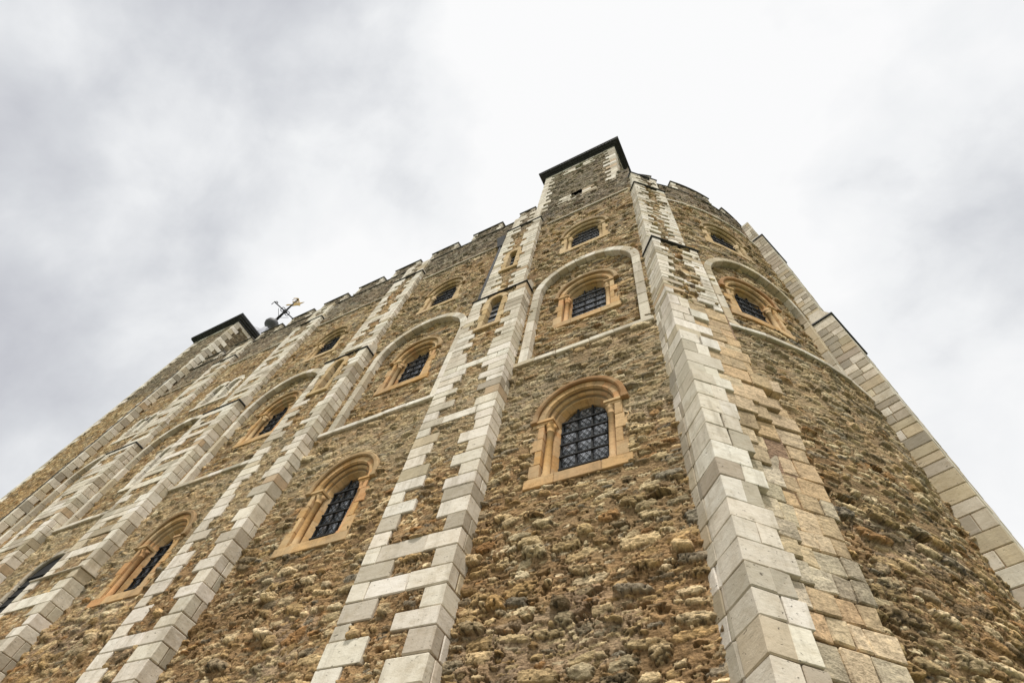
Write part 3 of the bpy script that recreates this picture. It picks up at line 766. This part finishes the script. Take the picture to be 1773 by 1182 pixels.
# diagonal buttress where the apse begins
P0F = Flat((-1.73, 10.0), 43.0)
def p0_mode(mb, a, b, z, z2, pr, k):
    if z > 18.3:
        u = a
        while u < b - .05:
            v = min(b, u + rng.uniform(.3, .7))
            if b - v < .2: v = b
            if rng.random() < .55: block(mb, P0F, u, v, pr - .3, pr - rng.uniform(.0, .07), z + rng.uniform(0, .1), z2 - rng.uniform(0, .12), rng.choice([white, lambda: jc(rng.choice(CREAMS)), lambda: jc(rng.choice(BROWNS))])(), .03, .012, .01)
            u = v
    else:
        u = a
        while u < b - .05:
            v = min(b, u + rng.uniform(.5, .95))
            if b - v < .25: v = b
            block(mb, P0F, u, v, pr - .5, pr + rng.uniform(-.03, .0), z, z2, jc(rng.choice(BROWNS), .12), .04, .02, .012); u = v
b0 = buttress(P0F, [(18.75, 24.95, 0, 2.25, 1.02), (26.1, 36.3, 0, 2.08, .66), (36.6, 39.9, .05, 1.95, .45)], mode=p0_mode, rb=False, course=(.38, .50), longs=(.7, .95), shorts=(.35, .5))
grid_p0 = []
for (z0, z1, uR, pr) in ((18.75, 24.95, 2.2, 1.02), (26.1, 36.3, 2.0, .66), (36.6, 39.9, 1.9, .45)):
    grid('rubble_panel', P0F, np.linspace(.1, uR - .1, 50), zgrade(z0, z1, .045, .08), b0, 91, off=pr - .09, cw=.42, chh=.18, amp=.08)
# its lower part: tall white ashlar strip on the left, eroded brown ashlar on the right
def lower0():
    mb = MB(); mbr = MB(); z = GZ; k = 0
    while z < 18.74:
        z2 = min(18.75, z + rng.uniform(.5, .66))
        if 18.75 - z2 < .25: z2 = 18.75
        pr = 1.26 if z < 13.2 else (1.2 if z < 15.5 else 1.1)
        wst = 1.02 + (.09 if k % 2 else -.07) + rng.uniform(-.09, .07)
        if z > 12: wst += (z - 12) * .05 * (1 if k % 2 else -.6)
        off = rng.uniform(-.006, .006)
        f = lambda: jc(rng.choice(WHITES), .08) if rng.random() < .55 + z * .02 else jc(rng.choice(GREYS[2:] + CREAMS[2:3]), .08)
        sp_ = rng.random()
        if sp_ < .55: block(mb, P0F, 0, wst * rng.uniform(.45, .6), .45, pr + off, z, z2, f(), .020, .008, .004); m_ = None
        cut = wst * .53
        if sp_ < .55:
            block(mb, P0F, cut, wst, .3, pr + off, z, z2, f(), .018, .008, .004)
        else: block(mb, P0F, 0, wst, .45, pr + off, z, z2, f(), .020, .008, .004)
        # south-west facing side
        a = rng.uniform(.0, .2)
        block(mb, P0F, .0, .4, -.25, .45 + a - .2, z, z2, shaded_side_col(), .02, .008, .004)
        block(mb, P0F, .004, .4, .26 + a, .47, z, z2, shaded_side_col(), .02, .01, .008)
        right = 2.35 if z > 14 else (2.75 if z < 9 else 3.05)
        u = wst
        while u < right - .05:
            v = min(right, u + (rng.uniform(.42, .95) if z > 11.5 else rng.uniform(.32, .62)))
            if right - v < .25: v = right
            worn = vn(np.array([u * 1.1]), np.array([z * .55]), 5)[0]
            dpt = pr - .06 - (.30 * worn if z < 13.5 else .03) - (0 if v < right else .03)
            pc_ = BROWNS if z > 11 else (CREAMS if rng.random() < .5 else BROWNS)
            block(mbr, P0F, u, v + rng.uniform(-.05, .1) * (v == right), .1, dpt, z + rng.uniform(0, .02), z2 - rng.uniform(0, .02), jc(rng.choice(pc_), .12), .028, .016, .004)
            u = v
        z = z2; k += 1
    mb.build('ashlar_strip', M_ASH, b0); mbr.build('worn_ashlar', M_WORN, b0, 'eroded brown ashlar face')
    mbc = MB(); box(mbc, P0F, .05, .9, -.4, 1.0, GZ, 18.75, (.30, .22, .14)); box(mbc, P0F, .9, 2.4, -.4, .93, GZ, 18.75, (.30, .2, .13))
    mbc.build('core', M_RUB, b0)
lower0()
cap(b0, P0F, 39.9, .05, 1.95, .45, 40.3)

# far apse buttress
th = math.radians(66.5); NF = Flat((AC[0] + 14.1 * math.sin(th), AC[1] - 14.1 * math.cos(th)), 70.0)
def n_mode(mb, a, b, z, z2, pr, k):
    if b - a > .1: block(mb, NF, a, b, pr - .4, pr + .01, z, z2, white(), .03, .006, .008)
bN = buttress(NF, [(GZ, 25.4, 0, 3.1, .92), (26.3, 37.6, .1, 2.9, .62), (37.9, 41.2, .2, 2.8, .4)], mode=n_mode, rb=False, course=(.5, .66), colL=lambda: jc(rng.choice(GREYS + CREAMS[:2] + WHITES[2:4]), .1))  # greyer mix: weaker light on the side face is put into the colour
bM = buttress(Flat((AC[0] + 14.1 * math.sin(math.radians(103)), AC[1] - 14.1 * math.cos(math.radians(103))), 107.0), [(GZ, 25.4, 0, 3.1, .92), (26.3, 37.6, .1, 2.9, .62), (37.9, 41.2, .2, 2.8, .4)], d=.2, dz=(.2, .2), course=(.5, .66))

# ---- apse wall
D2R = math.pi / 180
au = lambda deg: deg * D2R * AR
aw = [(au(49.6), 21.45, 2.4, .96), (au(50.4), 29.75, 2.0, .92)]
aarch = [(au(52.7), 3.08, 28.1 - 3.08, 19.1)]
aholes = [(au(44.6), 10.75, .25, .14), (au(42.7), 10.85, .12, .13), (au(52.0), 10.4, .3, .2), (au(54.2), 15.9, .16, .18), (au(52.4), 12.8, .2, .13), (au(62), 12.9, .12, .12), (au(41.6), 15.3, .15, .12)]
hole, base = openings(aw, aarch, aholes)
grid('wall', APSE, np.linspace(au(33.6), au(70), 330), zgrade(GZ - .3, ZT - .9, .024, .07), keep, 23, hole=hole, base=base, label='curved rubble wall of the apse')
grid('wall', APSE, np.linspace(au(70), au(182), 260), zgrade(GZ - .3, ZT - .9, .15, .25), keep, 24, label='curved rubble wall of the apse')
window(APSE, aw[1][0], aw[1][1], PALEGOLD, aw[1][2], aw[1][3], ri=.97, deep=.48)
window(Shift(APSE, DEPTH2 + .02), aw[0][0], aw[0][1], GOLDS, aw[0][2], aw[0][3], ri=.92, deep=.58)
def arcs(u0, u1): return u0, u1
string(APSE, au(38.5), au(68), 18.88, .26, .15, pal=BAND)
string(APSE, au(36.5), au(67), 36.3, .22, .12, pal=WHITES)
sp_keep = None
def blind_apse():
    cu, rad = aarch[0][:2]; blind(APSE, cu, rad, 19.1, bw=.36, pal=TANBAND)
blind_apse()

# ---- parapet: merlons
def merlon(fr, u0, u1, z0, z1, n=1, seed=5, d=.09, back=-1.1, rm=M_RUB):
    e = empty('merlon', tuple(W(fr((u0 + u1) / 2, 0, z0))), keep)
    mb = MB(); box(mb, fr, u0 + .04, u1 - .04, back, -.05, z0 - .1, z1 - .13, (.33, .28, .21), n); mb.build('core', M_RUB, e)
    us = np.linspace(u0 + .03, u1 - .03, max(8, int((u1 - u0) / d)))
    grid('rubble_face', fr, us, np.linspace(z0, z1 - .15, 22), e, seed, off=-.02, amp=.06)
    for uu, w_ in ((u0, .45), (u1 - .45, .45)):
        mb = MB(); z = z0; k = 0
        while z < z1 - .2:
            z2 = min(z1 - .14, z + rng.uniform(.4, .6))
            if z1 - .14 - z2 < .2: z2 = z1 - .14
            ww = .45 if k % 2 else .28
            a, b = (u0, u0 + ww) if uu == u0 else (u1 - ww, u1)
            block(mb, fr, a, b, back, .03, z, z2, jc(rng.choice(GREYS + WHITES[:3])), .03, .006, .008); z = z2; k += 1
        mb.build('quoins', M_ASH, e)
    mb = MB(); prism(mb, fr, [(back - .05, z1 - .13), (.10, z1 - .13), (.12, z1 - .08), (.09, z1 - .03), (-.5, z1 + .08), (back - .05, z1)], u0 - .05, u1 + .05, (.1, .1, .1), n); mb.build('coping', M_COPE, e)
    return e
ml = [(-10.75, -9.35), (-15.2, -12.4), (-19.4, -16.75), (-23.35, -20.65), (-27.5, -24.7), (-31.7, -28.85), (-35.8, -33.0), (-39.9, -37.1), (-44.0, -41.2), (-48.0, -45.3)]
for i, (a, b) in enumerate(ml): merlon(SOUTH, a, b, ZT, 43.65, seed=60 + i)
cop = MB(); prism(cop, SOUTH, [(-1.1, ZT - .02), (.09, ZT - .02), (.11, ZT + .04), (.06, ZT + .09), (-1.1, ZT + .12)], -48.4, -9.3, (.1, .1, .1)); cop.build('parapet_coping', M_COPE, keep)
AT = ZT - .9
cop = MB(); prism(cop, APSE, [(-1.1, AT - .02), (.09, AT - .02), (.11, AT + .04), (.06, AT + .09), (-1.1, AT + .12)], au(31), au(182), (.1, .1, .1), 60); cop.build('parapet_coping', M_COPE, keep)
for i, (a, b) in enumerate([(27.5, 36.0), (42.3, 55.7), (61, 73), (80, 93), (100, 113), (120, 133)]):
    merlon(APSE, au(a), au(b), AT, 42.95, n=12, seed=80 + i)
# short straight run of parapet wall between turret and apse
grid('wall', Flat((-2.5, 9.98), 0), np.linspace(0, 1.0, 30), np.linspace(36.0, 42.6, 60), keep, 29)

# ---- body behind the faces, roof
mb = MB(); box(mb, SOUTH, -48.6, -8.0, -50, -1.0, GZ, ZT - 1.5, (.3, .25, .18)); mb.build('core', M_RUB, keep)
mb = MB()
V = [(-8.0, 11.0), (-2.4, 11.0)] + [(AC[0] + 12.9 * math.sin(t), AC[1] - 12.9 * math.cos(t)) for t in np.linspace(math.radians(30), math.pi, 24)] + [(-8.0, 35.5)]
nn = len(V); mb.add([(x, y, GZ) for x, y in V] + [(x, y, AT - .6) for x, y in V], [list(range(nn))[::-1], list(range(nn, 2 * nn))] + [[i, (i + 1) % nn, nn + (i + 1) % nn, nn + i] for i in range(nn)], (.3, .25, .18)); mb.build('core', M_RUB, keep)
# north-east part of the east wall beyond the apse
grid('wall', Flat((-8.0, 36.5), 90), np.linspace(0, 24, 120), zgrade(GZ, ZT, .2, .3), keep, 33)

# ---- turrets
def face_frames(x0, x1, y0, y1):
    return [(Flat((x0, y0), 0), x1 - x0), (Flat((x1, y0), 90), y1 - y0), (Flat((x1, y1), 180), x1 - x0), (Flat((x0, y1), 270), y1 - y0)]
side_mix = lambda: (white() if rng.random() < .6 else shaded_side_col())
def turret(x0, x1, y0, y1, zbase, ztop, label, qz, d=(.07, .14), qw=(.65, 1.15), seed=71, cuts=()):
    e = empty('turret', tuple(W(((x0 + x1) / 2, (y0 + y1) / 2, zbase))), keep); e['label'] = label
    mb = MB(); box(mb, Flat((x0, y0), 0), 1.2, x1 - x0 - 1.2, -(y1 - y0) + 1.2, -1.2, zbase, ztop, (.3, .24, .17)); mb.build('core', M_RUB, e)
    F = face_frames(x0, x1, y0, y1); courses = []; flats = {0: [], 1: [], 2: [], 3: []}
    for i in range(4):
        wa = F[i][1]; z = qz; k = 0
        while z < ztop - .01:
            z2 = min(ztop, z + rng.uniform(.5, .7))
            if ztop - z2 < .25: z2 = ztop
            la = rng.uniform(qw[0] * 1.1, qw[1]) if k % 2 else rng.uniform(qw[0] * .7, qw[0] * .95); lb = rng.uniform(qw[0] * .7, qw[0] * .95) if k % 2 else rng.uniform(qw[0] * 1.1, qw[1])
            courses.append((i, la, lb, z, z2)); flats[i].append((wa - la - .03, wa + 1, z - .02, z2 + .02)); flats[(i + 1) % 4].append((-1, lb + .03, z - .02, z2 + .02)); z = z2; k += 1
    for i, (fr, wd) in enumerate(F):
        if i < 2: flats[i].append((.9, wd - .9, ztop - .6, ztop + 1))
        dd = d[0] if i < 2 else .3
        grid('wall', fr, np.linspace(.05, wd - .05, int(wd / dd)), zgrade(zbase, ztop - .1, dd, dd * 1.2, 0, 60), e, seed + i, off=-.03, col=(1.0, .98, .92), flats=flats[i], cuts=cuts if i == 0 else ())
    for i in range(4):
        mb = MB(); fa, wa = F[i]
        for j, la, lb, z, z2 in courses:
            if j == i: block(mb, fa, wa - la, wa + .05, -lb, .05, z, z2, white() if i else side_mix(), .03, .006, .008)
        mb.build('quoins', M_ASH, e)
    # white band under the eaves
    for i, (fr, wd) in enumerate(F[:2]):
        mb = MB(); u = .9
        while u < wd - .95:
            v = min(wd - .9, u + rng.uniform(.5, 1.0)); block(mb, fr, u, v, -.3, .045, ztop - .55, ztop, white(), .02, .005, .008); u = v
        mb.build('eaves_band', M_ASH, e)
    # deep dark cornice in two steps
    for o, za, zb_ in ((.16, ztop, ztop + .22), (.36, ztop + .22, ztop + .42), (.55, ztop + .42, ztop + .62), (.62, ztop + .62, ztop + .80)):
        mb = MB(); box(mb, Flat((x0 - o, y0 - o), 0), 0, x1 - x0 + 2 * o, -(y1 - y0 + 2 * o), 0, za, zb_, (.1, .1, .1)); mb.build('cornice', M_DARK, e)
    # ogee lead cupola, ball and vane
    cx, cy = (x0 + x1) / 2, (y0 + y1) / 2; hw = (x1 - x0) / 2
    prof = [(1.62, 0), (1.52, .8), (1.20, 2.1), (.82, 3.5), (.45, 4.7), (.22, 5.4), (.17, 6.3)]
    zc = ztop + .8; mb = MB()
    lathe(mb, cx, cy, [(r * hw * .72, zc + z * .98) for r, z in prof], 8, smooth=False)
    zt = zc + 6.35 * .98
    mb.build('roof', M_LEAD, e)
    mb = MB(); lathe(mb, cx, cy, [(.42, zt - .5), (.32, zt - .2), (.30, zt + .4), (.42, zt + .6), (.7, zt + .8), (.88, zt + 1.1), (.92, zt + 1.4), (.84, zt + 1.7), (.55, zt + 2.05), (.22, zt + 2.35), (.12, zt + 2.8)], 12)
    mb.build('roof_finial', M_DLEAD, e)
    return e, (cx, cy, zt + 2.8)
def vane(e, p):
    cx, cy, z = p; mb = MB(); tip = z + 6.3
    tube(mb, [(cx, cy, z - .2), (cx, cy, tip)], [.2, .07])
    for a in (0, math.pi / 2):
        dx, dy = math.cos(a + 1.33), math.sin(a + 1.33)
        tube(mb, [(cx - dx * 1.9, cy - dy * 1.9, z + 2.3), (cx + dx * 1.9, cy + dy * 1.9, z + 2.3)], .085, seg=6)
        for sg in (-1, 1):
            # scrolls hanging from each arm
            for rr, oo, up in ((.26, .35, 1), (.26, .35, -1), (.17, 1.6, 1)):
                pts = [(cx + sg * dx * (oo + rr * math.cos(t) * (1 - t / 9)), cy + sg * dy * (oo + rr * math.cos(t) * (1 - t / 9)), z + 2.3 + up * (.26 + rr * math.sin(t) * (1 - t / 9))) for t in np.linspace(-1.6, 4.2, 14)]
                tube(mb, pts, .055, seg=5)
            tube(mb, [(cx + sg * dx * .1, cy + sg * dy * .1, z + .6), (cx + sg * dx * .9, cy + sg * dy * .9, z + 1.85)], .035, seg=5)
            tube(mb, [(cx + sg * dx * 1.9, cy + sg * dy * 1.9, z + 1.5), (cx + sg * dx * 1.9, cy + sg * dy * 1.9, z + 2.4)], .05, seg=5)
    mb.build('weathervane', M_IRON, e)
    mb = MB()
    # gilded banner with a small crown on top
    d = np.array([math.cos(.3), math.sin(.3), 0]); b0_ = np.array([cx, cy, z + 3.9])
    def plate(pts):
        nrm = np.array([-d[1], d[0], 0]) * .03; V = [b0_ + d * a * .95 + np.array([0, 0, c]) + nrm for a, c in pts] + [b0_ + d * a * .95 + np.array([0, 0, c]) - nrm for a, c in pts]
        k = len(pts); mb.add(V, [list(range(k)), list(range(k, 2 * k))[::-1]] + [[i, (i + 1) % k, k + (i + 1) % k, k + i] for i in range(k)])
    plate([(.08, 0), (1.0, .12), (1.7, -.1), (1.35, .42), (1.8, 1.0), (1.0, .95), (.08, 1.15)])
    plate([(-.08, .45), (-.9, .4), (-1.15, .6), (-.9, .8), (-.08, .7)])
    plate([(-.45, 1.35), (.45, 1.35), (.55, 1.62), (-.55, 1.62)])
    for q in np.linspace(0, math.pi, 5)[:-1]:
        tube(mb, [b0_ + np.array([.5 * math.cos(t) * math.cos(q), .5 * math.cos(t) * math.sin(q), 1.6 + .62 * math.sin(t)]) for t in np.linspace(0, math.pi, 9)], .045, seg=5)
    lathe(mb, cx, cy, [(.03, z + 6.2), (.14, z + 6.32), (.03, z + 6.46)], 8)
    mb.build('gilded_banner', M_GILT, e)
tSE, pSE = turret(-9.15, -2.35, 10.0, 16.8, 37.3, 52.6, 'square stair turret with dark eaves above the parapet', 41.0, d=(.05, .1), seed=73, qw=(.7, 1.15), cuts=[(3.45, 41.3, .56, 42.5), (3.4, 50.7, .46, 51.75)])
vane(tSE, pSE)
# its two small openings
def turret_opening(cu, zs, hw, H, wide):
    fr = Flat((-9.15, 10.0), 0)
    e = empty('slit_window', tuple(W(fr(cu, 0, zs))), tSE)
    mb = MB(); box(mb, fr, cu - hw - .1, cu + hw + .1, -.30, -.24, zs, zs + H + hw + .1, (0, 0, 0)); mb.build('pane_or_void', M_VOID, e)  # black sheet painted as the unlit inside behind the opening
    for sg in (-1, 1):
        mb = MB(); z = zs
        for k in range(3):
            a, b = sorted((cu + sg * hw, cu + sg * (hw + wide * (1.0, .6, .85)[k]))); z2 = z + H * .42
            block(mb, fr, a, b, -.28, .06, z, z2, white(), .03, .006, .008); z = z2
        mb.build('jamb', M_ASH, e)
    mb = MB(); box(mb, fr, cu - hw - .2, cu + hw + .2, -.28, .05, zs - .16, zs, WHITES[1]); mb.build('sill', M_ASH, e)
    mb = MB()
    for q in np.linspace(-hw * .7, hw * .7, 4): box(mb, fr, cu + q - .02, cu + q + .02, -.2, -.16, zs, zs + H + hw * .6, (0, 0, 0))
    mb.build('window_bars', M_IRON, e)
turret_opening(3.45, 41.1, .46, 1.1, 1.2); turret_opening(3.4, 50.5, .36, .95, 1.2)
tSW, pSW = turret(-55.9, -48.45, 9.36, 16.7, GZ, 51.1, 'square south-west turret with dark eaves, lead cupola and weathervane', 6.0, d=(.12, .2), qw=(.62, 1.35), seed=83)
vane(tSW, pSW)
# thin dark line, built as an upright tube, beside the quoins of the south-west turret
mb = MB(); tube(mb, [(-48.9, 9.29, 8), (-48.9, 9.29, 41)], .045); mb.build('downpipe_or_dark_line', M_IRON, keep)
# downpipe with hopper left of the first buttress
dp = empty('downpipe_or_dark_line', tuple(W((-11.35, 9.8, 20))), keep)
mb = MB(); tube(mb, [(-11.22, 9.80, 20.0), (-11.22, 9.80, 27.0), (-11.25, 9.80, 36.2)], .10); mb.build('pipe', M_IRON, dp)
mb = MB()
fr = SOUTH; V = [(-11.45, .03, 36.0), (-11.0, .03, 36.0), (-11.0, .33, 36.0), (-11.45, .33, 36.0), (-11.7, 0, 37.8), (-11.02, 0, 37.8), (-11.02, .45, 37.8), (-11.7, .45, 37.8)]
V = np.array(V); mb.add(fr(V[:, 0], V[:, 1], V[:, 2]), [[0, 1, 2, 3], [7, 6, 5, 4], [0, 4, 5, 1], [1, 5, 6, 2], [2, 6, 7, 3], [3, 7, 4, 0]]); mb.build('hopper', M_IRON, dp)

# ------------------------------------------------------------------ ground
def sheet(name, x0, x1, y0, y1, z, mat, label, n=2):
    xs = np.linspace(x0, x1, n); ys = np.linspace(y0, y1, n); X, Y = np.meshgrid(xs, ys, indexing='ij')
    V = np.stack([X, Y, np.full(X.shape, (z - CAMZ) / K)], -1).reshape(-1, 3); V[:, :2] /= K
    idx = np.arange(n * n).reshape(n, n); F = np.stack([idx[:-1, :-1], idx[1:, :-1], idx[1:, 1:], idx[:-1, 1:]], -1).reshape(-1, 4)
    o = mesh_obj(name, V, F, np.full((len(V), 3), .3), mat, None, False); o['kind'] = 'structure'; o['label'] = label; return o
sheet('ground', -3000, 3000, -3000, 3000, 0.0, M_GRASS, 'mown grass around the keep')
sheet('path', -60, 40, -9, 4.6, 0.004, M_PAVE, 'gravel path along the foot of the keep')
